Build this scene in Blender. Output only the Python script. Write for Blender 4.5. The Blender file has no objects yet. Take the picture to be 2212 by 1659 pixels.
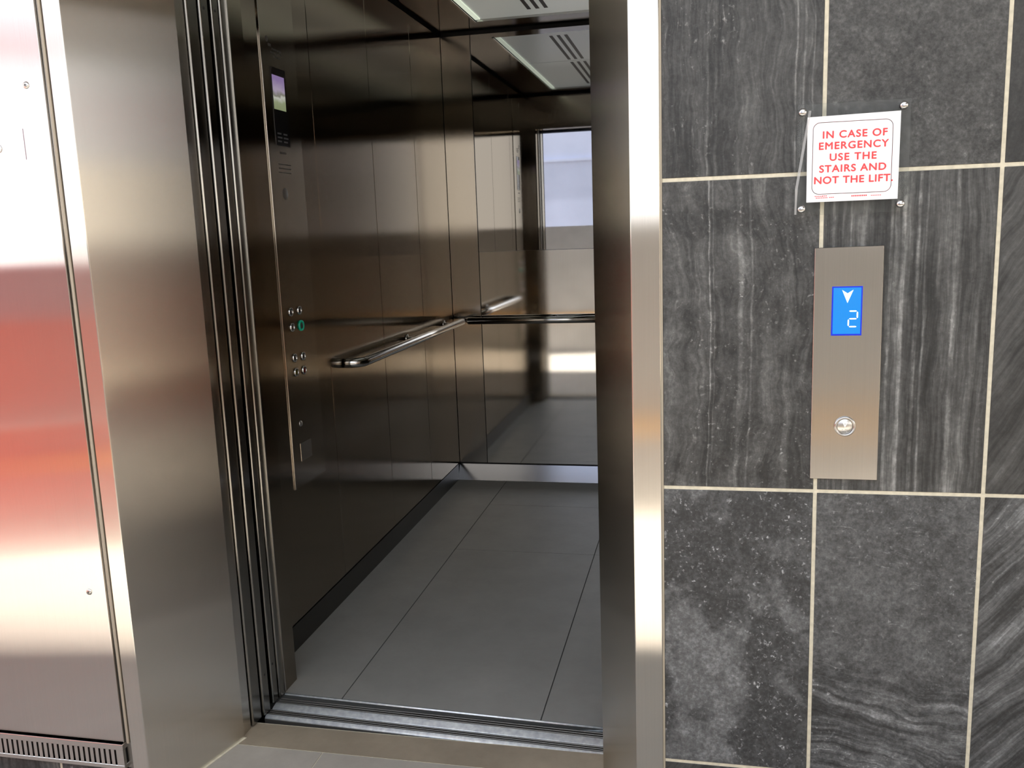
import bpy, bmesh, math, random
from mathutils import Vector, Matrix

S = bpy.context.scene
COL = S.collection
random.seed(7)

# ------------------------------------------------------------------ camera
YAW, PITCH, ROLL = math.radians(12.37139), math.radians(-9.89483), math.radians(-2.06517)
CAM = Vector((-0.21667, -1.72625, 1.36906))
fw = Vector((-math.sin(YAW)*math.cos(PITCH), math.cos(YAW)*math.cos(PITCH), math.sin(PITCH)))
r0 = Vector((math.cos(YAW), math.sin(YAW), 0))
u0 = r0.cross(fw)
rt = math.cos(ROLL)*r0 + math.sin(ROLL)*u0
up = -math.sin(ROLL)*r0 + math.cos(ROLL)*u0
cd = bpy.data.cameras.new('camera')
cd.sensor_fit = 'HORIZONTAL'; cd.sensor_width = 36.0
cd.lens = 1893.37/2212*36.0
cd.clip_start = 0.02; cd.clip_end = 200
cam = bpy.data.objects.new('camera', cd); COL.objects.link(cam)
m = Matrix((rt, up, -fw)).transposed().to_4x4(); m.translation = CAM
cam.matrix_world = m
S.camera = cam

# ------------------------------------------------------------------ sky, sun, exposure
S.view_settings.view_transform = 'Standard'
S.view_settings.look = 'None'
S.view_settings.gamma = 1.0
S.view_settings.use_curve_mapping = False
S.view_settings.exposure = 0.0
S.cycles.max_bounces = 14
S.cycles.glossy_bounces = 10
S.cycles.diffuse_bounces = 5
S.cycles.transmission_bounces = 8
S.cycles.transparent_max_bounces = 10
S.cycles.sample_clamp_indirect = 6.0
S.cycles.caustics_reflective = True
S.cycles.blur_glossy = 0.02
S.cycles.use_denoising = True

W = bpy.data.worlds.new('sky'); S.world = W; W.use_nodes = True
nt = W.node_tree; nt.nodes.clear()
wo = nt.nodes.new('ShaderNodeOutputWorld'); bg = nt.nodes.new('ShaderNodeBackground')
tc = nt.nodes.new('ShaderNodeTexCoord'); sp = nt.nodes.new('ShaderNodeSeparateXYZ')
rp = nt.nodes.new('ShaderNodeValToRGB')
rp.color_ramp.elements[0].position = 0.0; rp.color_ramp.elements[0].color = (1.0, 0.985, 0.95, 1)
rp.color_ramp.elements[1].position = 0.75; rp.color_ramp.elements[1].color = (0.74, 0.85, 1.0, 1)
e = rp.color_ramp.elements.new(0.22); e.color = (0.97, 0.98, 1.0, 1)
nt.links.new(tc.outputs['Generated'], sp.inputs[0]); nt.links.new(sp.outputs['Z'], rp.inputs[0])
nt.links.new(rp.outputs[0], bg.inputs['Color']); bg.inputs['Strength'].default_value = 2.6
nt.links.new(bg.outputs[0], wo.inputs[0])

sd = bpy.data.lights.new('sun', 'SUN'); sd.energy = 24.0; sd.angle = math.radians(0.6); sd.color = (1.0, 0.965, 0.91)
sun = bpy.data.objects.new('sun', sd); COL.objects.link(sun)
sun.rotation_euler = (math.radians(-3), math.radians(-24), 0)      # high sun, a little from the west side

# ------------------------------------------------------------------ materials
def newmat(name):
    mt = bpy.data.materials.new(name); mt.use_nodes = True
    n = mt.node_tree; b = n.nodes['Principled BSDF']
    return mt, n, b

def plain(name, col, rough=0.5, metal=0.0, spec=0.5, emit=None, es=0.0, noise=0.0, nscale=20.0):
    mt, n, b = newmat(name)
    b.inputs['Base Color'].default_value = (*col, 1); b.inputs['Roughness'].default_value = rough
    b.inputs['Metallic'].default_value = metal; b.inputs['Specular IOR Level'].default_value = spec
    if emit:
        b.inputs['Emission Color'].default_value = (*emit, 1); b.inputs['Emission Strength'].default_value = es
    if noise:
        tc = n.nodes.new('ShaderNodeTexCoord'); nz = n.nodes.new('ShaderNodeTexNoise')
        nz.inputs['Scale'].default_value = nscale; nz.inputs['Detail'].default_value = 6
        rp = n.nodes.new('ShaderNodeValToRGB')
        rp.color_ramp.elements[0].position = 0.3; rp.color_ramp.elements[1].position = 0.7
        rp.color_ramp.elements[0].color = (*[c*(1-noise) for c in col], 1)
        rp.color_ramp.elements[1].color = (*[min(1, c*(1+noise)) for c in col], 1)
        n.links.new(tc.outputs['Object'], nz.inputs['Vector']); n.links.new(nz.outputs['Fac'], rp.inputs[0])
        n.links.new(rp.outputs[0], b.inputs['Base Color'])
    return mt

def brushed(name, col, ah, av, streak=0.03, tangent=(0, 0, 1), wav=0.0):
    """stainless steel with a vertical hairline grain: wide lobe across the grain (ah), narrow along it (av)"""
    mt, n, b = newmat(name); L = n.links.new
    n.nodes.remove(b)
    g = n.nodes.new('ShaderNodeBsdfAnisotropic'); g.distribution = 'BECKMANN'
    L(g.outputs[0], n.nodes['Material Output'].inputs[0])
    r = math.sqrt(math.sqrt(ah*av)); k = math.sqrt(av/ah)
    g.inputs['Anisotropy'].default_value = max(0.0, 1-k)
    tc = n.nodes.new('ShaderNodeTexCoord'); mp = n.nodes.new('ShaderNodeMapping')
    mp.inputs['Scale'].default_value = (900, 900, 3.0)
    nz = n.nodes.new('ShaderNodeTexNoise'); nz.inputs['Scale'].default_value = 1.0; nz.inputs['Detail'].default_value = 2
    L(tc.outputs['Object'], mp.inputs[0]); L(mp.outputs[0], nz.inputs['Vector'])
    g.inputs['Roughness'].default_value = r
    rp = n.nodes.new('ShaderNodeValToRGB')
    rp.color_ramp.elements[0].position = 0.25; rp.color_ramp.elements[1].position = 0.75
    rp.color_ramp.elements[0].color = (*[c*(1-streak) for c in col], 1)
    rp.color_ramp.elements[1].color = (*[min(1, c*(1+streak)) for c in col], 1)
    L(nz.outputs['Fac'], rp.inputs[0]); L(rp.outputs[0], g.inputs['Color'])
    cx = n.nodes.new('ShaderNodeCombineXYZ')
    for i in range(3): cx.inputs[i].default_value = tangent[i]
    L(cx.outputs[0], g.inputs['Tangent'])
    if wav:
        n2 = n.nodes.new('ShaderNodeTexNoise'); n2.inputs['Scale'].default_value = 2.2; n2.inputs['Detail'].default_value = 1
        bp = n.nodes.new('ShaderNodeBump'); bp.inputs['Strength'].default_value = wav; bp.inputs['Distance'].default_value = 0.01
        L(tc.outputs['Object'], n2.inputs['Vector']); L(n2.outputs['Fac'], bp.inputs['Height']); L(bp.outputs[0], g.inputs['Normal'])
    return mt

def slate(name, seed, angle=0.0, streak=0.5, blotch=0.5, fleck=0.3, fine=0.35, warp=0.10, gain=1.0, band=None, lines=(), tint=(1, 1, 0.97), thresh=0.5):
    """dark grey slate-look porcelain; each tile has its own veining"""
    mt, n, b = newmat(name); L = n.links.new; N = n.nodes.new
    def math_(op, a, bb=None, c=None):
        x = N('ShaderNodeMath'); x.operation = op
        for i, v in enumerate((a, bb, c)):
            if v is None: continue
            if isinstance(v, (int, float)): x.inputs[i].default_value = v
            else: L(v, x.inputs[i])
        return x.outputs[0]
    def noise(vec, scale, detail=5, rough=0.6, dist=0.0):
        x = N('ShaderNodeTexNoise'); x.inputs['Scale'].default_value = scale; x.inputs['Detail'].default_value = detail
        x.inputs['Roughness'].default_value = rough; x.inputs['Distortion'].default_value = dist
        L(vec, x.inputs['Vector']); return x.outputs['Fac']
    tc = N('ShaderNodeTexCoord')
    m0 = N('ShaderNodeMapping'); m0.inputs['Location'].default_value = (seed*3.17, seed*1.31, seed*2.23)
    L(tc.outputs['Object'], m0.inputs[0])
    wv = N('ShaderNodeTexNoise'); wv.inputs['Scale'].default_value = 4.5; wv.inputs['Detail'].default_value = 5; L(m0.outputs[0], wv.inputs['Vector'])
    sb = N('ShaderNodeVectorMath'); sb.operation = 'SUBTRACT'; sb.inputs[1].default_value = (0.5, 0.5, 0.5); L(wv.outputs['Color'], sb.inputs[0])
    sc = N('ShaderNodeVectorMath'); sc.operation = 'SCALE'; sc.inputs['Scale'].default_value = warp; L(sb.outputs[0], sc.inputs[0])
    ad = N('ShaderNodeVectorMath'); ad.operation = 'ADD'; L(m0.outputs[0], ad.inputs[0]); L(sc.outputs[0], ad.inputs[1])
    mp = N('ShaderNodeVectorRotate'); mp.rotation_type = 'Y_AXIS'; mp.inputs['Angle'].default_value = angle
    L(ad.outputs[0], mp.inputs['Vector'])
    st = N('ShaderNodeMapping'); st.inputs['Scale'].default_value = (34, 1, 1.6); L(mp.outputs[0], st.inputs[0])
    s1 = noise(st.outputs[0], 1.0, 6, 0.62)                       # long veins
    st2 = N('ShaderNodeMapping'); st2.inputs['Scale'].default_value = (150, 1, 9); L(mp.outputs[0], st2.inputs[0])
    s2 = noise(st2.outputs[0], 1.0, 4, 0.6)                       # hairline veins
    bl = noise(ad.outputs[0], 6.0, 7, 0.55)                       # large blotches
    blv = N('ShaderNodeMapRange'); blv.interpolation_type = 'SMOOTHSTEP'
    blv.inputs['From Min'].default_value = thresh-0.05; blv.inputs['From Max'].default_value = thresh+0.07; L(bl, blv.inputs['Value'])
    fn = noise(m0.outputs[0], 130.0, 6, 0.72)                     # fine grain
    mid = noise(m0.outputs[0], 32.0, 6, 0.65)
    fl = noise(st2.outputs[0] if streak > 0.6 else m0.outputs[0], 1.3 if streak > 0.6 else 95.0, 3, 0.6)
    flk = N('ShaderNodeMapRange'); flk.inputs['From Min'].default_value = 0.62; flk.inputs['From Max'].default_value = 0.72; L(fl, flk.inputs['Value'])
    fl2 = noise(m0.outputs[0], 120.0, 2, 0.5)
    flk2 = N('ShaderNodeMapRange'); flk2.inputs['From Min'].default_value = 0.63; flk2.inputs['From Max'].default_value = 0.70; L(fl2, flk2.inputs['Value'])
    vein = math_('ADD', math_('MULTIPLY', math_('SUBTRACT', s1, 0.5), 3.6), math_('MULTIPLY', math_('SUBTRACT', s2, 0.5), 2.2))
    if band:      # veins only inside a height band of the tile
        sx = N('ShaderNodeSeparateXYZ'); L(tc.outputs['Object'], sx.inputs[0])
        br = N('ShaderNodeMapRange'); br.interpolation_type = 'SMOOTHSTEP'
        br.inputs['From Min'].default_value = band[1]; br.inputs['From Max'].default_value = band[0]
        L(math_('ADD', sx.outputs['Z'], math_('MULTIPLY', math_('SUBTRACT', wv.outputs['Fac'], 0.5), 0.12)), br.inputs['Value'])
        vein = math_('MULTIPLY', vein, br.outputs[0])
    v = math_('MULTIPLY', vein, streak)
    v = math_('ADD', v, math_('MULTIPLY', math_('SUBTRACT', blv.outputs[0], 0.5), blotch))
    v = math_('ADD', v, math_('MULTIPLY', math_('SUBTRACT', fn, 0.5), fine*2.2))
    v = math_('ADD', v, math_('MULTIPLY', math_('SUBTRACT', mid, 0.5), fine*1.4))
    v = math_('ADD', v, math_('MULTIPLY', math_('MULTIPLY', math_('ADD', flk.outputs[0], flk2.outputs[0]), math_('SUBTRACT', 1.15, blv.outputs[0])), math_('MULTIPLY', math_('POWER', mid, 1.6), fleck*2.0)))
    if lines:     # single pale veins running up the tile
        lx = N('ShaderNodeSeparateXYZ'); L(tc.outputs['Object'], lx.inputs[0])
        wx = N('ShaderNodeSeparateXYZ'); L(sc.outputs[0], wx.inputs[0])
        xx = math_('ADD', lx.outputs['X'], math_('MULTIPLY', wx.outputs['X'], 0.22))
        for x0, w, a in lines:
            d = math_('ABSOLUTE', math_('SUBTRACT', xx, x0))
            mr_ = N('ShaderNodeMapRange'); mr_.interpolation_type = 'SMOOTHSTEP'; mr_.inputs['From Min'].default_value = w; mr_.inputs['From Max'].default_value = w*0.25
            L(d, mr_.inputs['Value'])
            v = math_('ADD', v, math_('MULTIPLY', math_('MULTIPLY', mr_.outputs[0], math_('ADD', math_('MULTIPLY', mid, 1.6), -0.25)), a))
    vv = N('ShaderNodeMapRange'); vv.inputs['From Min'].default_value = -0.95; vv.inputs['From Max'].default_value = 1.15; L(v, vv.inputs['Value'])
    rp = N('ShaderNodeValToRGB'); cr = rp.color_ramp
    def c(x, w=0.0): return (x*gain*(tint[0]+w), x*gain*tint[1], x*gain*(tint[2]-w), 1)
    cr.elements[0].position = 0.0; cr.elements[0].color = c(0.011, 0.03)
    cr.elements[1].position = 1.0; cr.elements[1].color = c(0.30)
    for p_, q_ in ((0.28, 0.030), (0.45, 0.056), (0.6, 0.088), (0.8, 0.17)):
        el = cr.elements.new(p_); el.color = c(q_)
    L(vv.outputs[0], rp.inputs[0]); L(rp.outputs[0], b.inputs['Base Color'])
    b.inputs['Roughness'].default_value = 0.5; b.inputs['Specular IOR Level'].default_value = 0.35
    bp = N('ShaderNodeBump'); bp.inputs['Strength'].default_value = 0.25; bp.inputs['Distance'].default_value = 0.003
    L(vv.outputs[0], bp.inputs['Height']); L(bp.outputs[0], b.inputs['Normal'])
    return mt

STEEL = (0.62, 0.575, 0.51)
M = {}
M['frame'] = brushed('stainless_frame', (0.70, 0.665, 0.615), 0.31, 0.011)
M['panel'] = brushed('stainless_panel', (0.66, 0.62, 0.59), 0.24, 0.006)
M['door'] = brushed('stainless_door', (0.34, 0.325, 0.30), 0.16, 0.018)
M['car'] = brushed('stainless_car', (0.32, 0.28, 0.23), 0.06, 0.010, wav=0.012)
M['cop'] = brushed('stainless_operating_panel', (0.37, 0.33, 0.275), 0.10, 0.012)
M['back'] = brushed('stainless_back', (0.58, 0.555, 0.52), 0.08, 0.008)
M['polish'] = brushed('polished_steel', (0.66, 0.655, 0.645), 0.005, 0.003, wav=0.02)
M['ceil'] = brushed('ceiling_steel', (0.40, 0.39, 0.38), 0.03, 0.012, tangent=(1, 0, 0))
M['skirt'] = plain('skirting_steel', (0.34, 0.36, 0.40), 0.16, 1.0)
M['dimmed_skirt'] = plain('dimmed_skirting_steel', (0.10, 0.095, 0.085), 0.4, 1.0)  # left skirting darkened in its colour to take out a bright sky reflection
M['chrome'] = plain('chrome', (0.56, 0.55, 0.54), 0.14, 1.0)
M['satin'] = plain('satin_steel', (0.62, 0.60, 0.57), 0.28, 1.0)
M['alu'] = plain('aluminium_sill', (0.80, 0.83, 0.90), 0.32, 0.35, noise=0.2, nscale=60)
M['groove'] = plain('dark_groove_metal', (0.22, 0.205, 0.19), 0.45, 1.0)  # dark metal for the sill ridges and the lit button's cap
M['lopsteel'] = brushed('landing_plate_steel', (0.54, 0.515, 0.485), 0.20, 0.022)
M['mirror'] = plain('mirror_glass', (0.50, 0.505, 0.52), 0.02, 1.0)
M['black'] = plain('black_gap', (0.006, 0.006, 0.006), 0.7)
M['gloss_black'] = plain('black_glass', (0.006, 0.006, 0.007), 0.12)
M['mark'] = plain('dark_marking', (0.05, 0.045, 0.04), 0.6)
M['hole'] = plain('slot_shadow_steel', (0.012, 0.011, 0.011), 0.8)
M['grout'] = plain('beige_grout', (0.62, 0.57, 0.44), 0.85, noise=0.12, nscale=90)
M['bead'] = plain('beige_bead', (0.36, 0.31, 0.235), 0.6)
M['white'] = plain('sign_white', (0.86, 0.85, 0.86), 0.45)
M['red_ink'] = plain('sign_red', (0.78, 0.05, 0.055), 0.5)
M['concrete'] = plain('concrete', (0.10, 0.10, 0.10), 0.9, noise=0.2)
M['coffer'] = plain('ceiling_white', (0.70, 0.71, 0.69), 0.3, emit=(0.95, 1.0, 0.93), es=0.17)
M['slit'] = plain('ceiling_slit', (0.02, 0.02, 0.022), 0.5)
M['led'] = plain('led_strip', (0.9, 0.95, 0.85), 0.5, emit=(0.90, 1.0, 0.80), es=0.6)
M['blue'] = plain('lcd_blue', (0.0, 0.03, 0.1), 0.3, emit=(0.0, 0.27, 0.82), es=1.0)
M['blue_dark'] = plain('lcd_edge_blue', (0.0, 0.0, 0.1), 0.3, emit=(0.0, 0.03, 0.75), es=0.9)
M['lcd_white'] = plain('lcd_white', (0.5, 0.5, 0.5), 0.3, emit=(0.82, 0.95, 1.0), es=0.95)
M['green'] = plain('lit_green_ring', (0.0, 0.05, 0.03), 0.3, emit=(0.0, 0.13, 0.075), es=0.8)
M['red_paint'] = plain('red_paint', (0.76, 0.17, 0.135), 0.45, noise=0.08, nscale=3)
M['mauve'] = plain('added_mauve_band', (0.56, 0.235, 0.25), 0.5)
M['red_edge'] = plain('added_red_band', (0.75, 0.04, 0.03), 0.45)
M['beige'] = plain('beige_render', (0.46, 0.445, 0.43), 0.8, noise=0.1, nscale=4)
M['cream'] = plain('cream_render', (0.74, 0.66, 0.54), 0.8, noise=0.05, nscale=3)
M['tan'] = plain('tan_render', (0.38, 0.33, 0.28), 0.8, noise=0.08, nscale=3)
M['orange_band'] = plain('added_ochre_band', (0.80, 0.52, 0.26), 0.6)
M['bluewall'] = plain('pale_blue_render', (0.36, 0.40, 0.52), 0.8, noise=0.06, nscale=2)
M['canopy'] = plain('canopy_soffit', (0.30, 0.29, 0.28), 0.8)
M['sliver'] = None

# clear acrylic: mostly clear with a faint sheen
mt, n, b = newmat('clear_acrylic'); tr = n.nodes.new('ShaderNodeBsdfTransparent'); gl = n.nodes.new('ShaderNodeBsdfGlossy')
gl.inputs['Roughness'].default_value = 0.2; gl.inputs['Color'].default_value = (0.9, 0.9, 0.9, 1)
tr.inputs['Color'].default_value = (0.93, 0.935, 0.93, 1)
mx = n.nodes.new('ShaderNodeMixShader'); mx.inputs[0].default_value = 0.012; n.links.new(tr.outputs[0], mx.inputs[1]); n.links.new(gl.outputs[0], mx.inputs[2])
n.links.new(mx.outputs[0], n.nodes['Material Output'].inputs[0]); M['acrylic'] = mt
mt, n, b = newmat('translucent_pale'); b.inputs['Base Color'].default_value = (0.75, 0.74, 0.72, 1); b.inputs['Alpha'].default_value = 0.42
b.inputs['Roughness'].default_value = 0.4; M['sliver'] = mt

def floor_tile(name, col, var=0.12, rough=0.42):
    mt, n, b = newmat(name); L = n.links.new
    tc = n.nodes.new('ShaderNodeTexCoord')
    a = n.nodes.new('ShaderNodeTexNoise'); a.inputs['Scale'].default_value = 5; a.inputs['Detail'].default_value = 8; a.inputs['Roughness'].default_value = 0.7
    L(tc.outputs['Object'], a.inputs['Vector'])
    r = n.nodes.new('ShaderNodeValToRGB'); r.color_ramp.elements[0].position = 0.3; r.color_ramp.elements[1].position = 0.72
    r.color_ramp.elements[0].color = (*[x*(1-var) for x in col], 1); r.color_ramp.elements[1].color = (*[x*(1+var) for x in col], 1)
    L(a.outputs['Fac'], r.inputs[0]); L(r.outputs[0], b.inputs['Base Color'])
    b.inputs['Roughness'].default_value = rough; b.inputs['Specular IOR Level'].default_value = 0.4
    return mt
M['car_tile'] = floor_tile('car_floor_tile', (0.25, 0.243, 0.228))
M['car_joint'] = plain('car_floor_joint', (0.05, 0.05, 0.048), 0.8)
M['land_tile'] = floor_tile('landing_tile', (0.34, 0.31, 0.27), 0.14)
M['land_strip'] = floor_tile('threshold_tile', (0.26, 0.215, 0.16), 0.2)

# COP screen picture: mauve above, green below, with pale soft patches
mt, n, b = newmat('screen_picture'); L = n.links.new
tc = n.nodes.new('ShaderNodeTexCoord'); sx = n.nodes.new('ShaderNodeSeparateXYZ'); L(tc.outputs['Object'], sx.inputs[0])
nz = n.nodes.new('ShaderNodeTexNoise'); nz.inputs['Scale'].default_value = 40; nz.inputs['Detail'].default_value = 4; L(tc.outputs['Object'], nz.inputs['Vector'])
mr = n.nodes.new('ShaderNodeMapRange'); mr.inputs['From Min'].default_value = 1.776; mr.inputs['From Max'].default_value = 1.882
aa = n.nodes.new('ShaderNodeMath'); aa.operation = 'MULTIPLY_ADD'; aa.inputs[1].default_value = 0.03
L(nz.outputs['Fac'], aa.inputs[0]); L(sx.outputs['Z'], aa.inputs[2]); L(aa.outputs[0], mr.inputs['Value'])
rp = n.nodes.new('ShaderNodeValToRGB'); cr = rp.color_ramp
cr.elements[0].position = 0; cr.elements[0].color = (0.20, 0.24, 0.11, 1); cr.elements[1].position = 1; cr.elements[1].color = (0.25, 0.17, 0.36, 1)
for p_, c_ in ((0.35, (0.28, 0.32, 0.18, 1)), (0.5, (0.55, 0.55, 0.5, 1)), (0.58, (0.2, 0.2, 0.15, 1)), (0.7, (0.40, 0.33, 0.45, 1))):
    el = cr.elements.new(p_); el.color = c_
L(mr.outputs[0], rp.inputs[0]); L(rp.outputs[0], b.inputs['Emission Color']); b.inputs['Emission Strength'].default_value = 0.8
b.inputs['Base Color'].default_value = (0.02, 0.02, 0.02, 1); M['screen'] = mt

# ------------------------------------------------------------------ mesh helpers
def box(bm, x0, x1, y0, y1, z0, z1, bev=0.0, seg=2, mi=0):
    vs = [bm.verts.new((x, y, z)) for x in (x0, x1) for y in (y0, y1) for z in (z0, z1)]
    fs = [bm.faces.new([vs[i] for i in f]) for f in ((0, 1, 3, 2), (4, 6, 7, 5), (0, 4, 5, 1), (2, 3, 7, 6), (0, 2, 6, 4), (1, 5, 7, 3))]
    if bev > 0:
        es = list({e for f in fs for e in f.edges})
        r = bmesh.ops.bevel(bm, geom=es, offset=bev, segments=seg, affect='EDGES', profile=0.5)
        fs = list({f for v in r['verts'] for f in v.link_faces} | {f for f in r['faces']} | {f for f in fs if f.is_valid})
    for f in fs:
        if f.is_valid: f.material_index = mi
    return fs

def prism(bm, pts, z0, z1, mi=0):
    """polygon in plan (x, y), extruded in z"""
    a = [bm.verts.new((x, y, z0)) for x, y in pts]; b_ = [bm.verts.new((x, y, z1)) for x, y in pts]
    n_ = len(pts); fs = [bm.faces.new(list(reversed(a))), bm.faces.new(b_)]
    for i in range(n_): fs.append(bm.faces.new((a[i], a[(i+1) % n_], b_[(i+1) % n_], b_[i])))
    for f in fs: f.material_index = mi
    return fs

def extrude_poly(bm, pts, d, mi=0):
    """3-D outline (list of Vector) extruded by vector d"""
    a = [bm.verts.new(p) for p in pts]; b_ = [bm.verts.new(Vector(p)+Vector(d)) for p in pts]
    n_ = len(pts); fs = [bm.faces.new(a), bm.faces.new(list(reversed(b_)))]
    for i in range(n_): fs.append(bm.faces.new((a[(i+1) % n_], a[i], b_[i], b_[(i+1) % n_])))
    for f in fs: f.material_index = mi
    return fs

def lathe(bm, prof, origin, axis, seg=32, mi=0):
    """prof = [(radius, height)], spun round axis through origin"""
    ax = Vector(axis).normalized(); t = ax.orthogonal().normalized(); s = ax.cross(t); o = Vector(origin)
    rings = []
    for r, h in prof:
        if r < 1e-7: rings.append([bm.verts.new(o+ax*h)])
        else: rings.append([bm.verts.new(o+ax*h+(t*math.cos(2*math.pi*k/seg)+s*math.sin(2*math.pi*k/seg))*r) for k in range(seg)])
    for A, B_ in zip(rings, rings[1:]):
        for k in range(seg):
            k2 = (k+1) % seg
            if len(A) == 1 and len(B_) == 1: continue
            if len(A) == 1: f = bm.faces.new((A[0], B_[k2], B_[k]))
            elif len(B_) == 1: f = bm.faces.new((A[k], A[k2], B_[0]))
            else: f = bm.faces.new((A[k], A[k2], B_[k2], B_[k]))
            f.material_index = mi; f.smooth = True

def tube(bm, pts, r, seg=20, caps=True, mi=0):
    pts = [Vector(p) for p in pts]; rings = []
    d0 = (pts[1]-pts[0]).normalized(); n_ = d0.orthogonal().normalized()
    for i, p in enumerate(pts):
        d = ((pts[min(i+1, len(pts)-1)]-pts[max(i-1, 0)])).normalized()
        n_ = (n_-d*n_.dot(d)).normalized(); b_ = d.cross(n_)
        rings.append([bm.verts.new(p+(n_*math.cos(2*math.pi*k/seg)+b_*math.sin(2*math.pi*k/seg))*r) for k in range(seg)])
    for A, B_ in zip(rings, rings[1:]):
        for k in range(seg):
            f = bm.faces.new((A[k], A[(k+1) % seg], B_[(k+1) % seg], B_[k])); f.smooth = True; f.material_index = mi
    if caps:
        bm.faces.new(list(reversed(rings[0]))).material_index = mi; bm.faces.new(rings[-1]).material_index = mi

def obj(name, bm, mats, parent=None, label=None):
    bmesh.ops.recalc_face_normals(bm, faces=bm.faces)
    me = bpy.data.meshes.new(name); bm.to_mesh(me); bm.free()
    for q in (mats if isinstance(mats, (list, tuple)) else [mats]): me.materials.append(q)
    o = bpy.data.objects.new(name, me); COL.objects.link(o)
    if parent is not None:
        o.parent = parent
        if not (parent.type == 'EMPTY' or parent.matrix_world.is_identity): pass
        o.matrix_parent_inverse = world(parent).inverted()
    if label: o['label'] = label
    return o

def world(o):
    mw = Matrix.Translation(o.location)
    if o.parent: mw = world(o.parent) @ o.matrix_parent_inverse @ mw
    return mw

def thing(name, label, cat, loc=(0, 0, 0), group=None):
    o = bpy.data.objects.new(name, None); o.empty_display_size = 0.1; COL.objects.link(o); o.location = loc
    o['label'] = label; o['category'] = cat
    if group: o['group'] = group
    return o

def struct(name, bm, mats):
    o = obj(name, bm, mats); o['kind'] = 'structure'; return o

BM = bmesh.new

def text_mesh(name, body, size, origin, parent, mat, xdir=(1, 0, 0), updir=(0, 0, 1), align='CENTER', depth=0.0004, bold=0.0, spacing=1.0, line=1.0, label=None, wide=1.0):
    cu = bpy.data.curves.new(name, 'FONT'); cu.body = body; cu.size = size; cu.align_x = align; cu.align_y = 'CENTER'
    cu.extrude = depth; cu.space_character = spacing; cu.space_line = line
    t = bpy.data.objects.new(name, cu); COL.objects.link(t)
    bpy.context.view_layer.update()
    me = bpy.data.meshes.new_from_object(t.evaluated_get(bpy.context.evaluated_depsgraph_get()))
    bpy.data.objects.remove(t); bpy.data.curves.remove(cu)
    X = Vector(xdir); U = Vector(updir); Nn = X.cross(U)
    R_ = Matrix((X, U, Nn)).transposed().to_4x4(); R_.translation = Vector(origin)
    me.transform(R_ @ Matrix.Diagonal((wide, 1, 1, 1)))
    if bold:
        b2 = BM()
        for dx, du in ((-bold, 0), (bold, 0), (0, bold), (0, -bold)):
            k0 = len(b2.verts); b2.from_mesh(me); b2.verts.ensure_lookup_table()
            bmesh.ops.translate(b2, verts=b2.verts[k0:], vec=X*dx+U*du+Nn*(dx+2*du)*0.02)
        b2.to_mesh(me); b2.free()
    me.materials.clear(); me.materials.append(mat)
    o = bpy.data.objects.new(name, me); COL.objects.link(o); o.parent = parent; o.matrix_parent_inverse = world(parent).inverted()
    if label: o['label'] = label
    return o

# ------------------------------------------------------------------ key sizes (metres)
XL, XR = -1.5435, -0.3515           # inner corners of the architrave face
XLB, XRB, YB = -1.4638, -0.4590, 0.304   # back edge of the splayed reveals
ZD = 2.13                           # door height
CL, CR_ = -1.543, -0.400            # car walls
CY0, CY1, CZ = 0.547, 2.880, 2.386  # car front, back, ceiling
TW, TH = 0.2996, 0.603              # wall tile pitch
H1 = 1.453

# ------------------------------------------------------------------ setting: tiled front wall
G = 0.0037
params = {
    (-1, 1): dict(angle=0.03, streak=0.62, blotch=0.14, fleck=0.7, fine=0.5, warp=0.10, gain=0.98, lines=((-0.205, 0.003, 0.6), (-0.190, 0.004, 0.5), (-0.050, 0.0025, 0.9), (-0.036, 0.003, 0.8), (-0.020, 0.002, 0.6))),
    (0, 1): dict(angle=0.8, streak=0.06, blotch=0.14, fleck=0.30, fine=0.85, warp=0.12, gain=1.05),
    (1, 1): dict(angle=-0.2, streak=0.2, blotch=0.2, fleck=0.1, fine=0.4, gain=0.6),
    (-1, 0): dict(angle=0.02, streak=0.52, blotch=0.34, fleck=0.9, fine=0.55, warp=0.16, gain=1.0, lines=((-0.203, 0.0022, 1.2), (-0.196, 0.0016, 0.6), (-0.148, 0.007, 0.7), (-0.128, 0.003, 0.7), (-0.060, 0.010, 0.4))),
    (0, 0): dict(angle=0.0, streak=0.80, blotch=0.22, fleck=0.30, fine=0.42, warp=0.035, gain=1.0, lines=((0.022, 0.004, 0.8), (0.052, 0.003, 0.7), (0.122, 0.004, 0.9), (0.143, 0.006, 1.0), (0.168, 0.005, 1.1), (0.181, 0.003, 0.9), (0.232, 0.006, 0.6))),
    (1, 0): dict(angle=-0.55, streak=0.55, blotch=0.3, fleck=0.1, fine=0.3, warp=0.05, gain=0.85),
    (-1, -1): dict(angle=-0.5, streak=0.10, blotch=0.62, fleck=1.1, fine=0.8, warp=0.22, gain=1.38),
    (0, -1): dict(angle=1.42, streak=0.85, blotch=0.15, fleck=0.6, fine=0.85, warp=0.12, gain=1.42, band=(0.40, 0.55)),
    (1, -1): dict(angle=-0.72, streak=0.85, blotch=0.2, fleck=0.4, fine=0.5, warp=0.05, gain=1.2),
}
tile_mats = [M['grout']]; tile_index = {}
for k_, (key, kw) in enumerate(params.items()):
    tile_mats.append(slate('slate_tile', k_+1.7, tint=(1.0, 0.995, 0.955) if key[1] >= 0 else (0.965, 0.985, 1.0), **kw)); tile_index[key] = len(tile_mats)-1
bm = BM()
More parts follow.
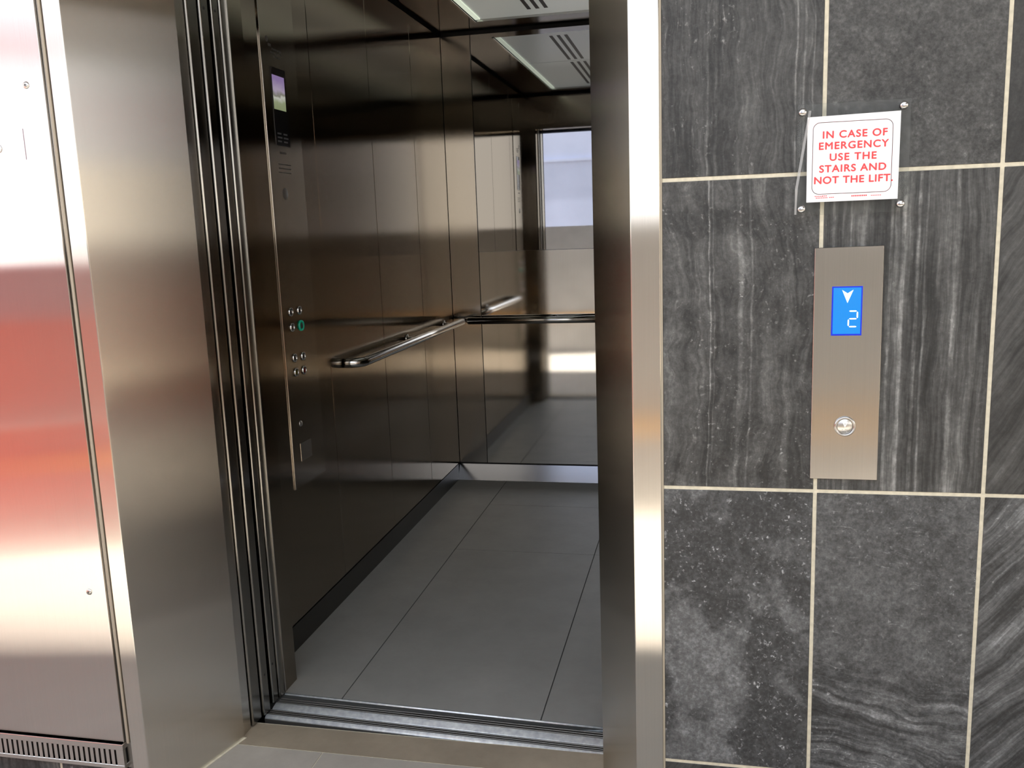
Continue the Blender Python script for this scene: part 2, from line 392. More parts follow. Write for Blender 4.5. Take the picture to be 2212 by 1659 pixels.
def tile_field(bm, x0, x1, z0, z1):
    # grout bed, then one slab per tile
    box(bm, x0, x1, 0.0015, 0.012, z0, z1, mi=0)
    for c in range(-12, 12):
        for r in range(-4, 4):
            a0, a1 = max(x0, c*TW+G), min(x1, (c+1)*TW-G)
            b0, b1 = max(z0, H1+(r-1)*TH+G), min(z1, H1+r*TH-G)
            if a1-a0 < 0.004 or b1-b0 < 0.004: continue
            key = (c, r)
            if key not in tile_index: key = random.choice(list(tile_index))
            box(bm, a0, a1, 0.0, 0.010, b0, b1, bev=0.0006, seg=1, mi=tile_index[key])
tile_field(bm, -0.2900, 2.6, 0.0, 3.1)
tile_field(bm, XL-0.057, -0.2901, 2.30, 3.1)
tile_field(bm, -5.0, -2.46, 0.0, 3.1)
tile_field(bm, -2.4599, -1.6005, 0.0, 0.088)
tile_field(bm, -2.4599, -1.6005, 2.30, 3.1)
for s_ in ((-0.2900, 2.6, 0.012, 0.25, 0.0, 3.1), (-5.0, -2.46, 0.012, 0.25, 0.0, 3.1), (-2.46, -0.29, 0.012, 0.25, 2.30, 3.1), (-2.46, -1.6, 0.012, 0.25, 0, 0.088)):
    box(bm, *s_, mi=0)
struct('wall_front', bm, tile_mats)

# lift shaft behind: keeps the daylight out
bm = BM()
box(bm, -2.75, -2.55, 0.20, 3.3, -0.3, 3.1); box(bm, 0.45, 0.65, 0.20, 3.3, -0.3, 3.1)
box(bm, -2.75, 0.65, 3.3, 3.5, -0.3, 3.1); box(bm, -2.75, 0.65, 0.02, 3.5, 3.1, 3.3)
box(bm, -2.75, 0.65, 0.20, 3.5, -0.45, -0.3); box(bm, -2.75, 0.65, 0.20, 0.34, -0.30, -0.051)
struct('wall_shaft', bm, M['concrete'])

# landing floor: tiles with pale joints
bm = BM()
box(bm, -14, 14, -30, 0.384, -0.05, -0.0015, mi=1)
box(bm, -1.60, -0.42, 0.2745, 0.3795, -0.002, 0.0, mi=2)
gx, gy = -1.2145, 0.2725
for i in range(-9, 10):
    for j in range(-11, 1):
        box(bm, gx+i*0.6+0.0015, gx+(i+1)*0.6-0.0015, gy+(j-1)*0.6+0.0015, gy+j*0.6-0.0015, -0.02, 0.0, mi=0)
box(bm, -14, 14, -30, gy-12*0.6, -0.02, 0.0, mi=0)
# pale grout bead where the floor meets the reveal
prism(bm, [(XL, 0.0), (XLB, YB), (XLB+0.006, YB), (XL+0.007, 0.0)], -0.001, 0.0012, mi=1)
struct('floor', bm, [M['land_tile'], M['grout'], M['land_strip']])

# canopy over the landing, low walls opposite, pale building beyond, red beam: seen only as reflections
bm = BM()
prism(bm, [(-9, 0.0), (4.8, 0.0), (4.8, -6.0), (1.9, -6.0), (1.3, -1.28), (-0.4, -1.02), (-2.2, -0.74), (-9, -0.5)], 2.95, 3.15)
struct('ceiling_canopy', bm, M['canopy'])
def wall_line(bm, x0, x1, th, z0, z1, mi=0, off=0.0):
    f = lambda x: -2.42-0.23*(x+0.5)+off
    prism(bm, [(x0, f(x0)), (x1, f(x1)), (x1, f(x1)-th), (x0, f(x0)-th)], z0, z1, mi)
bm = BM()
wall_line(bm, -9.0, -2.5, 0.12, 0.0, 1.29, 0); wall_line(bm, -9.0, -2.5, 0.16, 0.0, 0.10, 1, 0.03); wall_line(bm, -9.0, -2.5, 0.05, 0.575, 0.592, 2, 0.03); wall_line(bm, -9.0, -2.5, 0.10, 1.04, 1.2902, 5, 0.004)  # kerb, white line and mauve bands added to stripe the steel's reflections
wall_line(bm, -2.499, 6.5, 0.12, 0.0, 1.40, 3); wall_line(bm, -2.499, 6.5, 0.10, 0.37, 0.45, 4, 0.02)  # ochre band added to put an orange glow into the call plate
struct('wall_opposite', bm, [M['red_paint'], M['red_edge'], M['white'], M['beige'], M['orange_band'], M['mauve']])
bm = BM(); box(bm, -7.0, -1.1, -10.0, -9.0, 0.0, 5.2); box(bm, -7.0, -1.1, -9.0, -8.96, 2.6, 2.65)
struct('wall_far', bm, M['bluewall'])
bm = BM(); box(bm, 6.6, 6.9, -9.0, 3.0, 0.0, 1.40, mi=0); box(bm, 6.6, 6.9, -9.0, 3.0, 1.4005, 2.25, mi=1)  # unseen end wall, added in two tones to band the left reveal
struct('wall_end', bm, [M['tan'], M['cream']])
bm = BM(); box(bm, -9.0, -3.5, -2.7, -2.5, 2.41, 2.62); box(bm, -5.2, -5.05, -2.65, -2.55, 0.0, 2.41)
struct('trim_1', bm, M['red_paint'])

# ------------------------------------------------------------------ lift car shell
bm = BM()
cj = 0.0018
box(bm, CL-0.02, CR_+0.02, 0.50, CY1+0.02, -0.05, -0.002, mi=1)
def floor_y(x): return 0.5015+0.0419*(-0.4866-x)/0.971      # slightly skewed threshold edge
xs = [CL-0.015, -1.2735, -0.660, CR_+0.015]
ys = [None, 1.807, 2.444, CY1+0.015]
for i in range(3):
    a0, a1 = xs[i]+cj, xs[i+1]-cj
    rows = ys if i > 0 else [None, CY1+0.015]
    for j in range(len(rows)-1):
        y1 = rows[j+1]-cj*0.8
        if rows[j] is None: prism(bm, [(a0, floor_y(a0)+0.008), (a1, floor_y(a1)+0.008), (a1, y1), (a0, y1)], -0.01, 0.0, 0)
        else: prism(bm, [(a0, rows[j]+cj*0.8), (a1, rows[j]+cj*0.8), (a1, y1), (a0, y1)], -0.01, 0.0, 0)
struct('floor_car', bm, [M['car_tile'], M['car_joint']])

ZB, ZT = 0.100, 2.370
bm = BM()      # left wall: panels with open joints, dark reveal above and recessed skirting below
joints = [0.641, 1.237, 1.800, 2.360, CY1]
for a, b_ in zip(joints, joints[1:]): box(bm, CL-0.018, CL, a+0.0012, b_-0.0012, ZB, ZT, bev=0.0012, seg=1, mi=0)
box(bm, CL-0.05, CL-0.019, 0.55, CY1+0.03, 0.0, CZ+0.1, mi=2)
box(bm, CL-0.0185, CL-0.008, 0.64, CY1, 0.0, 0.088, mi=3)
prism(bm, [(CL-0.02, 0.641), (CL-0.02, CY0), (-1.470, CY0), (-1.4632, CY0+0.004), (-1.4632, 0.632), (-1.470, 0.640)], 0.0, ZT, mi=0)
struct('wall_left', bm, [M['car'], M['polish'], M['black'], M['dimmed_skirt']])
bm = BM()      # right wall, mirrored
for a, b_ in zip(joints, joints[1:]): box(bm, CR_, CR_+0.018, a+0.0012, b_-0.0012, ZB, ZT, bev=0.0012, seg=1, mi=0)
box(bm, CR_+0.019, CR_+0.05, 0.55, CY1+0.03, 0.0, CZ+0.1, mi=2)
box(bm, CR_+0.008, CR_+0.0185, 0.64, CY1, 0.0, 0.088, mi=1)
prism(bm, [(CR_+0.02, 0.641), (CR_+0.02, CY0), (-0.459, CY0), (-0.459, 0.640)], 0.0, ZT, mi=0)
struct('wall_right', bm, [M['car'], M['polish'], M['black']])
bm = BM()      # back wall: side strips, polished lower sheet
XA, XB_ = -1.3835, -0.5595
box(bm, CL+0.001, XA-0.0015, CY1, CY1+0.018, ZB, ZT, bev=0.0012, seg=1, mi=0)
box(bm, XB_+0.0015, CR_-0.001, CY1, CY1+0.018, ZB, ZT, bev=0.0012, seg=1, mi=0)
box(bm, XA+0.0015, XB_-0.0015, CY1, CY1+0.018, ZB, 1.2645, bev=0.001, seg=1, mi=3)
box(bm, CL, CR_, CY1+0.019, CY1+0.05, 0.0, CZ+0.1, mi=2)
extrude_poly(bm, [Vector((CL-0.008, y, z)) for y, z in ((CY1-0.010, 0.0), (CY1+0.0150, 0.088), (CY1+0.0188, 0.088), (CY1+0.0188, 0.0))], (CR_-CL+0.016, 0, 0), 4)
struct('wall_back', bm, [M['back'], M['polish'], M['black'], M['polish'], M['skirt']])
bm = BM()      # front wall of the car above the doors
box(bm, CL-0.02, CR_+0.02, CY0, 0.64, ZD, ZT, mi=0); box(bm, CL-0.02, CR_+0.02, CY0, 0.63, ZT, CZ+0.1, mi=1)
struct('wall_header', bm, [M['car'], M['black']])

bm = BM()      # ceiling: steel border round an open coffer
PX0, PX1, PY0, PY1 = -1.308, -0.635, 0.82, 2.690
for b4 in ((CL+0.012, PX0, CY0, CY1-0.012), (PX1, CR_-0.012, CY0, CY1-0.012), (PX0, PX1, CY0, PY0), (PX0, PX1, PY1, CY1-0.012)):
    box(bm, *b4, CZ, CZ+0.012, mi=0)
box(bm, CL-0.05, CR_+0.05, CY0, CY1+0.05, CZ+0.08, CZ+0.11, mi=1)
struct('ceiling', bm, [M['ceil'], M['black']])

# ceiling light: white panel in the coffer, dark slits, LED strip at the long edges
t = thing('ceiling_light', 'white ceiling light panel with groups of three dark slits inside the lift', 'ceiling light', ((PX0+PX1)/2, (PY0+PY1)/2, CZ))
bm = BM()
ym = 1.832
zc = CZ+0.010
box(bm, PX0+0.001, PX1-0.001, PY0+0.001, ym-0.006, zc, zc+0.006, bev=0.0015, seg=1); box(bm, PX0+0.001, PX1-0.001, ym+0.006, PY1-0.001, zc, zc+0.006, bev=0.0015, seg=1)
obj('light_panel', bm, M['coffer'], t)
for yA, yB in ((0.93, 1.785), (1.875, 2.575)):
    for k in range(3):
        xx = -1.012+k*0.0405
        bm = BM(); box(bm, xx-0.009, xx+0.009, yA, yB, zc-0.0012, zc+0.001); obj('slit', bm, M['slit'], t)
for sx_ in (0, 1):
    bm = BM(); a = PX0-0.004 if sx_ == 0 else PX1-0.008
    box(bm, a, a+0.012, PY0, PY1, CZ-0.004, CZ-0.0005, bev=0.001, seg=1); obj('edge_trim', bm, M['chrome'], t)
for sx_ in (0, 1):
    bm = BM(); a = PX0+0.009 if sx_ == 0 else PX1-0.033
    box(bm, a, a+0.024, PY0+0.02, PY1-0.02, zc-0.006, zc-0.001); obj('led_strip', bm, M['led'], t)

# ------------------------------------------------------------------ lift door frame on the landing
t = thing('lift_door_frame', 'brushed steel surround with splayed reveals around the open lift doorway', 'door frame', (XL, 0.1, 0))
ZF = 2.30
def jamb(x_out, x_in, xb, side):
    bm = BM(); w = 0.004*side
    # front face, splayed reveal, then the short return beside the doors
    ret = -1.4700 if side > 0 else -0.4585
    pts = [(x_out, 0.018), (x_out, -0.0015), (x_out+0.0012*side, -0.003), (x_in-0.0022*side, -0.003), (x_in-0.0006*side, -0.0022), (x_in, -0.0005), (xb, YB), (ret, YB+0.002), (ret, 0.352 if side > 0 else 0.44), (x_out, 0.352 if side > 0 else 0.44)]
    prism(bm, pts, 0.0, ZD+0.02)
    return bm
obj('jamb', jamb(-1.5868, XL, XLB, 1), M['frame'], t)
obj('jamb', jamb(-0.2945, XR, XRB, -1), M['frame'], t)
bm = BM()
pr = [(-0.003, ZF), (-0.003, ZD+0.085), (YB, ZD), (0.352, ZD), (0.352, ZF)]
extrude_poly(bm, [Vector((-1.5868, y, z)) for y, z in pr], (-0.2945+1.5868, 0, 0)); obj('header', bm, M['frame'], t)
bm = BM(); box(bm, -0.2942, -0.2902, -0.0008, 0.010, 0.0, ZF); obj('sealant_bead', bm, M['bead'], t, 'beige sealant bead against the slate tiles')

# ------------------------------------------------------------------ access panel left of the doorway
t = thing('access_panel', 'flat stainless steel access panel with vent slots beside the lift doorway', 'access panel', (-1.9, 0, 0.09))
PXR = -1.6062
bm = BM(); box(bm, -2.458, PXR, -0.002, 0.016, 0.1605, 2.299, bev=0.0012, seg=2); obj('panel', bm, M['panel'], t)
bm = BM(); box(bm, PXR+0.0008, -1.5875, 0.0045, 0.30, 0.0, 2.299); obj('gap_backing', bm, M['door'], t)
bm = BM(); box(bm, -1.6005, -1.5940, 0.0005, 0.0044, 0.158, 2.299, bev=0.0012, seg=2); obj('edge_bead', bm, M['bead'], t, 'beige bead in the gap beside the panel')
# vent strip: real slots cut between bars
bm = BM()
vx0, vx1, vz0, vz1 = -2.458, -1.6055, 0.0925, 0.1600
box(bm, vx0, vx1, -0.010, 0.014, 0.1445, vz1, bev=0.0015, seg=2); box(bm, vx0, vx1, -0.010, 0.014, vz0, 0.1040, bev=0.0010, seg=1)
sl = 0.0148; k = 0; xx = vx1-0.0195
box(bm, xx, vx1, -0.0095, 0.0, 0.1035, 0.145)
while xx > vx0+0.03:
    box(bm, xx-sl, xx-sl+0.0092, -0.0095, 0.0, 0.1035, 0.145); xx -= sl; k += 1
box(bm, vx0, xx-sl+0.0092, -0.0095, 0.0, 0.1035, 0.145)
vg = obj('vent_grille', bm, M['panel'], t, 'row of vertical vent slots along the foot')
bm = BM(); box(bm, vx0, vx1-0.002, 0.0002, 0.0125, 0.1042, 0.1443); obj('slot_backing', bm, M['hole'], vg)
def screw(x, z, parent):
    bm = BM(); lathe(bm, [(0, 0.0035), (0.0035, 0.0034), (0.0065, 0.0022), (0.0078, 0.0)], (x, -0.002, z), (0, -1, 0), 24)
    o = obj('screw', bm, M['satin'], parent)
    bm = BM(); box(bm, x-0.0032, x+0.0032, -0.0058, -0.0052, z-0.0008, z+0.0008); box(bm, x-0.0008, x+0.0008, -0.0058, -0.0052, z-0.0032, z+0.0032)
    obj('screw_recess', bm, M['mark'], o)
screw(-1.6495, 1.718, t); screw(-1.6506, 0.553, t)
bm = BM(); prism(bm, [(-1.6725, -0.0024), (-1.6715, -0.0024), (-1.6715, -0.0018), (-1.6725, -0.0018)], 1.562, 1.628); obj('panel_line', bm, plain('line_mauve', (0.16, 0.06, 0.09), 0.5), t)  # thin upright dark mauve line on the panel
bm = BM(); lathe(bm, [(0.0075, 0.0), (0.0075, 0.0012), (0.0095, 0.0012), (0.0095, 0.0)], (-1.741, -0.002, 1.589), (0, -1, 0), 24); obj('lock_ring', bm, M['satin'], t)

# ------------------------------------------------------------------ doors, slid open to the left
def door_leaf(bm, xe, y0, y1, z0, z1):
    r = 0.005
    pts = [(-2.02, y0), (xe-r, y0)] + [(xe-r+r*math.sin(a), y0+r-r*math.cos(a)) for a in (0.4, 0.8, 1.2, 1.57)] + [(xe, y1), (-2.02, y1)]
    prism(bm, pts, z0, z1)
def edge_hole(x, y, z, parent):
    bm = BM(); lathe(bm, [(0, 0.0006), (0.0035, 0.0006), (0.0042, -0.0002)], (x, y, z), (1, 0, 0), 16); obj('edge_screw', bm, M['hole'], parent)
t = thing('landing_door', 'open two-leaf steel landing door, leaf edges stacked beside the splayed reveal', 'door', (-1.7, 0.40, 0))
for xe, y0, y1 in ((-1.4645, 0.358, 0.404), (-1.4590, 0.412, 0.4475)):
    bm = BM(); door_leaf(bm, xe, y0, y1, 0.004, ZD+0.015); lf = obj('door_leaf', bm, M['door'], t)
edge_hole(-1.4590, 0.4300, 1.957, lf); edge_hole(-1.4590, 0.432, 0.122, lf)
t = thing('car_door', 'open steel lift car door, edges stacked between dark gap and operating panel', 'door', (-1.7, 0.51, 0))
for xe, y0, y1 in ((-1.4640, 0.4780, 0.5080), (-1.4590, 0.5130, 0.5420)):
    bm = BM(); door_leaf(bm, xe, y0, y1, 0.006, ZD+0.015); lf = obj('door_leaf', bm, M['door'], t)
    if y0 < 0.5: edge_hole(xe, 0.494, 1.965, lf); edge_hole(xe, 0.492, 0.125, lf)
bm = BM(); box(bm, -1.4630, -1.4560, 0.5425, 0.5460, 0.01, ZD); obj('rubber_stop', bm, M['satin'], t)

# ------------------------------------------------------------------ sills (skewed with the threshold edge)
def sill(name, label, prof):
    """prof = list of (name, y0, y1, z0, z1, round) at the right end; skew adds to the left end"""
    t = thing(name, label, 'door sill', (-0.96, 0.44, 0))
    for nm, y0, y1, z0, z1, rd in prof:
        bm = BM(); x0, x1 = -1.4600, -0.4420
        k = 0.0400/0.985
        sh = lambda x, y: y+k*(-0.47-x)
        n_ = 7
        if rd:
            arc = [(y0, z0), (y0+0.0015, z0+(z1-z0)*0.35)]+[(y0+0.002+(y1-y0-0.004)*i/n_, z0+(z1-z0)*(0.40+0.6*math.sin(0.5*math.pi*(i/n_)**0.9))) for i in range(n_+1)]+[(y1, z0)]
        else:
            arc = [(y0, z0), (y0, z1-0.0008), (y0+0.0008, z1), (y1-0.0008, z1), (y1, z1-0.0008), (y1, z0)]
        A = [bm.verts.new((x0, sh(x0, y), z)) for y, z in arc]; B_ = [bm.verts.new((x1, sh(x1, y), z)) for y, z in arc]
        for i in range(len(arc)-1):
            f = bm.faces.new((A[i], A[i+1], B_[i+1], B_[i])); f.smooth = bool(rd)
        bm.faces.new((A[0], B_[0], B_[-1], A[-1])); bm.faces.new(A); bm.faces.new(list(reversed(B_)))
        obj(nm, bm, M['mark'] if nm == 'track_bed' else M['groove'] if nm == 'ridge' else M['alu'], t)
    return t
sill('landing_sill', 'grooved aluminium door sill set into the landing floor', [
    ('track_bed', 0.372, 0.4865, -0.030, -0.006, 0),
    ('nosing', 0.373, 0.389, -0.006, 0.0015, 1), ('ridge', 0.3935, 0.3975, -0.006, 0.0, 0), ('ridge', 0.4020, 0.4060, -0.006, 0.0, 0), ('ridge', 0.4105, 0.4145, -0.006, 0.0, 0),
    ('nosing', 0.4190, 0.4500, -0.006, 0.003, 1), ('ridge', 0.4560, 0.4600, -0.006, 0.0, 0), ('ridge', 0.4655, 0.4695, -0.006, 0.0, 0), ('ridge', 0.4760, 0.4800, -0.006, 0.0, 0)])
sill('car_sill', 'thin bright aluminium edge strip along the front of the lift floor', [
    ('nosing', 0.4965, 0.5055, -0.012, 0.0015, 1)])

# ------------------------------------------------------------------ car operating panel on the left wall
t = thing('operating_panel', 'tall steel control panel with screen and round buttons on the lift wall', 'lift control panel', (CL, 1.0, 0.55))
XP = CL+0.0035
bm = BM(); box(bm, CL+0.0002, XP, 0.884, 1.122, 0.542, 2.30, bev=0.0012, seg=2); obj('plate', bm, M['cop'], t)
bm = BM(); box(bm, CL+0.0002, XP+0.0008, 0.8785, 0.8835, 0.542, 2.30, bev=0.0008, seg=1); obj('edge_strip', bm, M['back'], t)
bm = BM(); box(bm, XP, XP+0.002, 0.9315, 1.0315, 1.665, 1.9060, bev=0.0008, seg=1); d = obj('display', bm, M['gloss_black'], t, 'black display glass with a small colour picture')
bm = BM(); box(bm, XP+0.002, XP+0.0024, 0.9365, 1.0195, 1.7765, 1.8815); obj('screen', bm, M['screen'], d)
for z, w in ((1.700, 0.030), (1.688, 0.036), (1.676, 0.030)):
    bm = BM()
    for q in range(2): box(bm, XP+0.002, XP+0.0023, 0.945+q*0.042, 0.945+q*0.042+w*0.9, z, z+0.005, mi=0)
    obj('display_mark', bm, plain('faint_mark', (0.05, 0.05, 0.055), 0.5), d)
# small markings above the display, speaker slots, round sensor, key switch, notice
bm = BM(); lathe(bm, [(0, 0.0006), (0.008, 0.0006), (0.009, 0)], (XP, 0.924, 1.985), (1, 0, 0), 20); box(bm, XP, XP+0.0005, 0.930, 0.950, 1.966, 1.974); obj('emblem', bm, M['mark'], t)
for z, y0, y1 in ((1.958, 0.955, 1.018), (1.947, 0.945, 1.020), (1.936, 0.960, 1.012)):
    bm = BM(); y = y0
    while y < y1:
        w = random.uniform(0.006, 0.014); box(bm, XP, XP+0.0004, y, min(y+w, y1), z, z+0.005); y += w+0.003
    obj('marking', bm, M['mark'], t)
bm = BM(); box(bm, XP, XP+0.0004, 0.955, 1.000, 1.640, 1.6465); obj('marking', bm, M['mark'], t)
for z in (1.607, 1.594, 1.581):
    bm = BM(); box(bm, XP, XP+0.0005, 0.940, 1.027, z-0.0015, z+0.0015); obj('speaker_slot', bm, M['mark'], t)
bm = BM(); lathe(bm, [(0, 0.001), (0.017, 0.001), (0.0195, 0)], (XP, 0.972, 1.514), (1, 0, 0), 28); obj('round_sensor', bm, plain('sensor_grey', (0.09, 0.08, 0.07), 0.4), t)
def lift_button(y, z, lit=False, tint=None):
    r = 0.0185 if lit else 0.0150
    bm = BM(); lathe(bm, [(r*0.68, 0), (r*0.68, 0.004), (r*0.8, 0.0052), (r*0.95, 0.004), (r, 0)], (XP, y, z), (1, 0, 0), 28)
    o = obj('button', bm, M['green'] if lit else M['chrome'], t, 'button with a green lit ring' if lit else None)
    bm = BM(); lathe(bm, [(0, 0.0036), (r*0.56, 0.0034), (r*0.65, 0.0015), (r*0.66, 0)], (XP, y, z), (1, 0, 0), 28); obj('button_cap', bm, tint or (M['groove'] if lit else M['chrome']), o)
yel = plain('yellow_cap', (0.20, 0.16, 0.03), 0.35, 0.6); rd = plain('red_cap', (0.20, 0.03, 0.03), 0.35, 0.6)
lift_button(0.9420, 1.1320); lift_button(1.0060, 1.1320); lift_button(0.9440, 1.0810); lift_button(1.0110, 1.0800, True)
lift_button(0.9450, 0.9790); lift_button(1.0090, 0.9760); lift_button(0.9480, 0.9300, tint=yel); lift_button(1.0080, 0.9280, tint=rd)
bm = BM(); lathe(bm, [(0, 0.002), (0.009, 0.002), (0.010, 0)], (XP, 0.952, 0.754), (1, 0, 0), 24); ks = obj('key_switch', bm, M['satin'], t)
bm = BM(); box(bm, XP+0.002, XP+0.0024, 0.9505, 0.9535, 0.748, 0.760); obj('keyhole', bm, M['black'], ks)
bm = BM(); box(bm, XP, XP+0.0008, 0.937, 1.020, 0.625, 0.688); obj('notice_plate', bm, M['back'], t)

# ------------------------------------------------------------------ handrails
def arc_pts(c, r, a0, a1, n_, ex, ey):
    return [Vector(c)+Vector(ex)*r*math.cos(a0+(a1-a0)*i/n_)+Vector(ey)*r*math.sin(a0+(a1-a0)*i/n_) for i in range(n_+1)]
RZ, RR = 0.897, 0.0185
t = thing('handrail', 'steel tube handrail along the lift side wall, curved back into the panels', 'handrail', (CL, 2.1, RZ))
xr = CL+0.065
pts = [Vector((CL+0.001, 1.360, RZ)), Vector((xr-0.052, 1.362, RZ))] + arc_pts((xr-0.05, 1.412, RZ), 0.05, -math.pi/2, 0, 8, (1, 0, 0), (0, 1, 0)) + [Vector((xr, 1.6, RZ)), Vector((xr, 2.2, RZ)), Vector((xr, 2.822, RZ))]
bm = BM(); tube(bm, pts, RR, 24); obj('rail', bm, M['chrome'], t)
bm = BM(); lathe(bm, [(RR, 0), (RR*0.98, 0.002), (RR*0.7, 0.005), (0, 0.006)], (xr, 2.822, RZ), (0, 1, 0), 24); obj('end_cap', bm, M['chrome'], t)
for y in (2.10, 2.70):
    bm = BM(); lathe(bm, [(0.021, 0), (0.021, 0.004), (0.008, 0.0045), (0.008, 0.052)], (CL+0.0005, y, RZ), (1, 0, 0), 20); obj('bracket', bm, M['chrome'], t)
t = thing('handrail', 'straight steel tube handrail across the lift back wall under the mirror', 'handrail', (-0.95, CY1, RZ))
yb = CY1-0.062
bm = BM(); tube(bm, [(-1.440, yb, RZ+0.004), (-1.0, yb, RZ+0.004), (-0.50, yb, RZ+0.004)], RR, 24); obj('rail', bm, M['chrome'], t)
for x, s_ in ((-1.440, -1), (-0.50, 1)):
    bm = BM(); lathe(bm, [(RR, 0), (RR*0.98, 0.002), (RR*0.7, 0.006), (0, 0.008)], (x, yb, RZ+0.004), (s_, 0, 0), 24); obj('end_cap', bm, M['chrome'], t)
for x in (-0.98, -0.57):
    bm = BM(); lathe(bm, [(0.021, 0), (0.021, 0.004), (0.008, 0.0045), (0.008, 0.048)], (x, CY1-0.0005, RZ+0.004), (0, -1, 0), 20); obj('bracket', bm, M['chrome'], t)

# mirror on the back wall
bm = BM(); box(bm, XA+0.0015, XB_-0.0015, CY1, CY1+0.017, 1.2655, ZT, bev=0.001, seg=1)
o = obj('mirror', bm, M['mirror']); o['label'] = 'large mirror on the upper half of the lift back wall, above the straight rail'; o['category'] = 'mirror'

# ------------------------------------------------------------------ emergency sign on acrylic with four studs
t = thing('emergency_sign', 'white sign with red lettering about using the stairs in an emergency', 'sign', (0.047, 0, 1.40))
bm = BM(); box(bm, -0.0480, 0.1430, -0.0175, -0.0150, 1.3780, 1.5740, bev=0.0006, seg=1); obj('acrylic_sheet', bm, M['acrylic'], t, 'clear acrylic sheet behind the white board')
bm = BM()
c = [(-0.0310, 1.5505), (0.1255, 1.5530), (0.1250, 1.4015), (-0.0300, 1.4010)]
extrude_poly(bm, [Vector((x, -0.0205, z)) for x, z in c], (0, 0.0028, 0)); obj('board', bm, M['white'], t)
# pale translucent strip slanting down the left edge of the sheet
bm = BM()
p0, p1, p2 = Vector((-0.0270, -0.019, 1.562)), Vector((-0.049, -0.030, 1.425)), Vector((-0.0495, -0.026, 1.380))
cv = [(p0.lerp(p1, s_), 0.0045) for s_ in (0, .25, .5, .75, 1)] + [(p1.lerp(p2, s_), 0.0035) for s_ in (.5, 1)]
L_ = [bm.verts.new(p-Vector((w/2, 0, 0))) for p, w in cv]; R_ = [bm.verts.new(p+Vector((w/2, -0.001, 0))) for p, w in cv]
for i in range(len(cv)-1): bm.faces.new((L_[i], R_[i], R_[i+1], L_[i+1]))
bmesh.ops.solidify(bm, geom=bm.faces[:], thickness=0.0004); obj('pale_strip', bm, M['sliver'], t, 'pale slanted strip')
for x, z in ((-0.0395, 1.5600), (0.1300, 1.5620), (0.1305, 1.3925), (-0.0385, 1.3895)):
    bm = BM(); lathe(bm, [(0.0050, 0.0), (0.0050, 0.0148), (0.0072, 0.0176), (0.0072, 0.0205), (0.0066, 0.0225), (0.004, 0.0240), (0, 0.0245)], (x, 0.0, z), (0, -1, 0), 24); obj('stud', bm, M['chrome'], t, 'chrome stud')
# rounded red outline
bm = BM()
def rrect(x0, x1, z0, z1, r):
    P = []
    for cx, cz, a in ((x1-r, z1-r, 0), (x0+r, z1-r, 90), (x0+r, z0+r, 180), (x1-r, z0+r, 270)):
        P += [(cx+r*math.cos(math.radians(a+k*15)), cz+r*math.sin(math.radians(a+k*15))) for k in range(7)]
    return P
o1 = rrect(-0.0215, 0.1135, 1.4145, 1.5405, 0.0125); o2 = rrect(-0.0207, 0.1127, 1.4153, 1.5397, 0.0117)
A = [bm.verts.new((x, -0.0209, z)) for x, z in o1]; B_ = [bm.verts.new((x, -0.0209, z)) for x, z in o2]
for i in range(len(A)): bm.faces.new((A[i], A[(i+1) % len(A)], B_[(i+1) % len(A)], B_[i]))
bmesh.ops.solidify(bm, geom=bm.faces[:], thickness=0.0003); obj('border', bm, M['red_ink'], t)
for body, zc_, sz, xc, spc in (('IN CASE OF', 1.5178, 0.0176, 0.0495, 1.14), ('EMERGENCY', 1.4985, 0.0176, 0.0475, 1.14), ('USE THE', 1.4785, 0.0176, 0.0475, 1.16),
                               ('STAIRS AND', 1.4585, 0.0176, 0.0475, 1.12), ('NOT THE LIFT.', 1.4385, 0.0176, 0.0490, 1.09)):
    text_mesh('lettering', body, sz, (xc, -0.0209, zc_), t, M['red_ink'], bold=0.00040, spacing=spc, wide=1.07)
bm = BM()      # tiny unreadable maker's line along the lower edge
for x0, x1, z in ((-0.016, -0.004, 1.4105), (-0.014, 0.006, 1.4075), (-0.003, 0.004, 1.4108), (0.009, 0.0155, 1.4078)):
    x = x0
    while x < x1: box(bm, x, x+0.0022, -0.0208, -0.0204, z, z+0.0014); x += 0.003
obj('fine_print', bm, M['red_ink'], t)
bm = BM()
for x0, x1 in ((0.047, 0.060), (0.062, 0.073), (0.080, 0.097)):
    x = x0
    while x < x1: box(bm, x, x+0.0022, -0.0208, -0.0204, 1.4085, 1.4108 if x0 < 0.07 else 1.4097); x += 0.003
obj('fine_print', bm, M['red_ink'], t)

# ------------------------------------------------------------------ landing call station
t = thing('call_station', 'tall steel call plate with blue display and round button on slate tiles', 'lift call panel', (0.05, 0, 0.877))
bm = BM()
extrude_poly(bm, [Vector((x, -0.006, z)) for x, z in ((-0.0115, 1.3180), (0.1085, 1.3192), (0.1110, 0.8765), (-0.0105, 0.8770))], (0, 0.0058, 0))
bmesh.ops.bevel(bm, geom=bm.edges[:], offset=0.0007, segments=1, affect='EDGES'); obj('plate', bm, M['lopsteel'], t)
bm = BM(); box(bm, 0.0205, 0.0742, -0.0066, -0.0058, 1.1548, 1.2464); d = obj('display', bm, M['blue_dark'], t, 'lit blue display')
bm = BM(); box(bm, 0.0230, 0.0718, -0.0070, -0.0064, 1.1580, 1.2440); obj('screen', bm, M['blue'], d)
bm = BM(); extrude_poly(bm, [Vector((x, -0.0074, z)) for x, z in ((0.0380, 1.2400), (0.0478, 1.2335), (0.0580, 1.2400), (0.0480, 1.2155))], (0, 0.0006, 0)); obj('down_arrow', bm, M['lcd_white'], d, 'white down arrow')
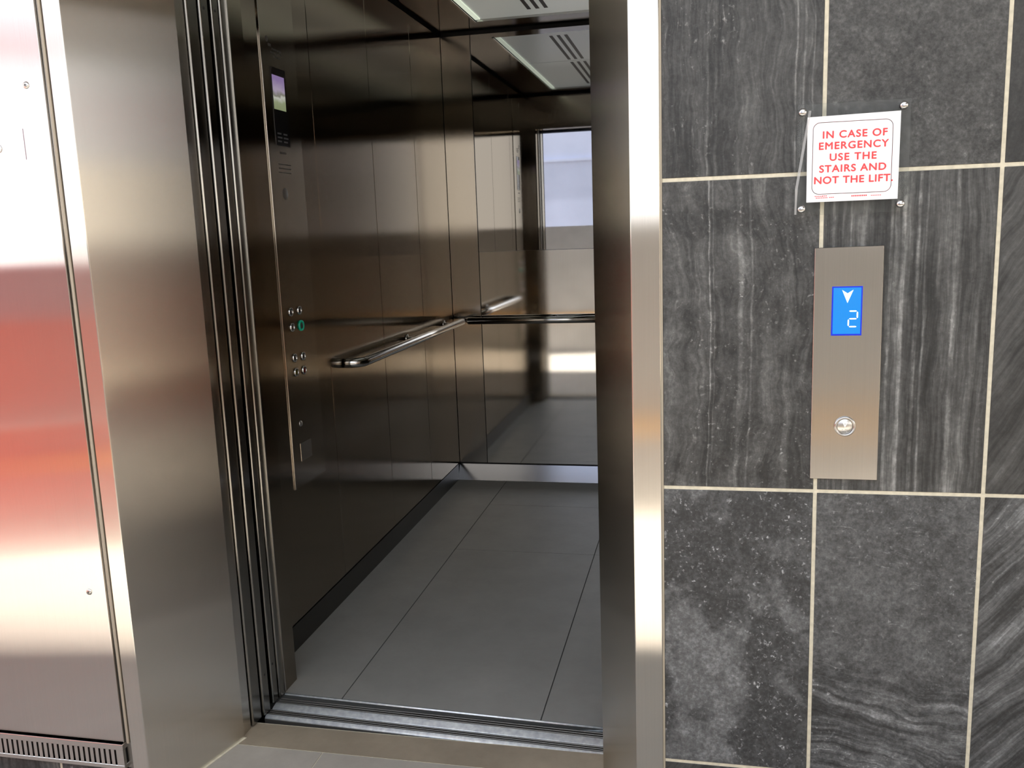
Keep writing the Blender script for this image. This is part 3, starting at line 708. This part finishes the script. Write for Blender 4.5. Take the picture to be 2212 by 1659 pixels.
bm = BM()      # seven-segment 2
sx0, sx1, z0, zm, z1, w = 0.0505, 0.0660, 1.1715, 1.1862, 1.2005, 0.0026
k = w*0.55; yy = (-0.0074, -0.0068)
def hseg(z): extrude_poly(bm, [Vector((x, yy[0], zz)) for x, zz in ((sx0+k*0.6, z), (sx0+k+w*0.5, z+w/2), (sx1-k-w*0.5, z+w/2), (sx1-k*0.6, z), (sx1-k-w*0.5, z-w/2), (sx0+k+w*0.5, z-w/2))], (0, 0.0006, 0))
def vseg(x, a, b_): extrude_poly(bm, [Vector((xx, yy[0], zz)) for xx, zz in ((x, a+k*0.6), (x+w/2, a+k+w*0.5), (x+w/2, b_-k-w*0.5), (x, b_-k*0.6), (x-w/2, b_-k-w*0.5), (x-w/2, a+k+w*0.5))], (0, 0.0006, 0))
hseg(z1); hseg(zm); hseg(z0); vseg(sx1, zm, z1); vseg(sx0, z0, zm)
obj('digit', bm, M['lcd_white'], d, 'white number 2')
bx, bz = 0.0500, 0.9815
bm = BM(); lathe(bm, [(0.0150, 0.0), (0.0150, 0.0035), (0.0170, 0.0045), (0.0190, 0.0035), (0.0195, 0.0)], (bx, -0.006, bz), (0, -1, 0), 40); bt = obj('call_button', bm, M['chrome'], t, 'round chrome call button marked V')
bm = BM(); lathe(bm, [(0, 0.0022), (0.0138, 0.0022), (0.0146, 0.0012), (0.0146, 0)], (bx, -0.006, bz), (0, -1, 0), 40); obj('button_cap', bm, M['satin'], bt)
text_mesh('button_mark', 'V', 0.0150, (bx, -0.0083, bz+0.0030), bt, M['white'], bold=0.0003, depth=0.0002)
bm = BM()
for dx, dz in ((-0.0045, -0.0062), (-0.0045, -0.0088), (-0.0022, -0.0088), (0.0012, -0.0062), (0.0012, -0.0088), (0.0036, -0.0062), (0.0036, -0.0110)):
    lathe(bm, [(0, 0.0007), (0.0006, 0.0005), (0.0009, 0)], (bx+dx, -0.0082, bz+dz), (0, -1, 0), 8)
obj('braille_dots', bm, M['chrome'], bt)
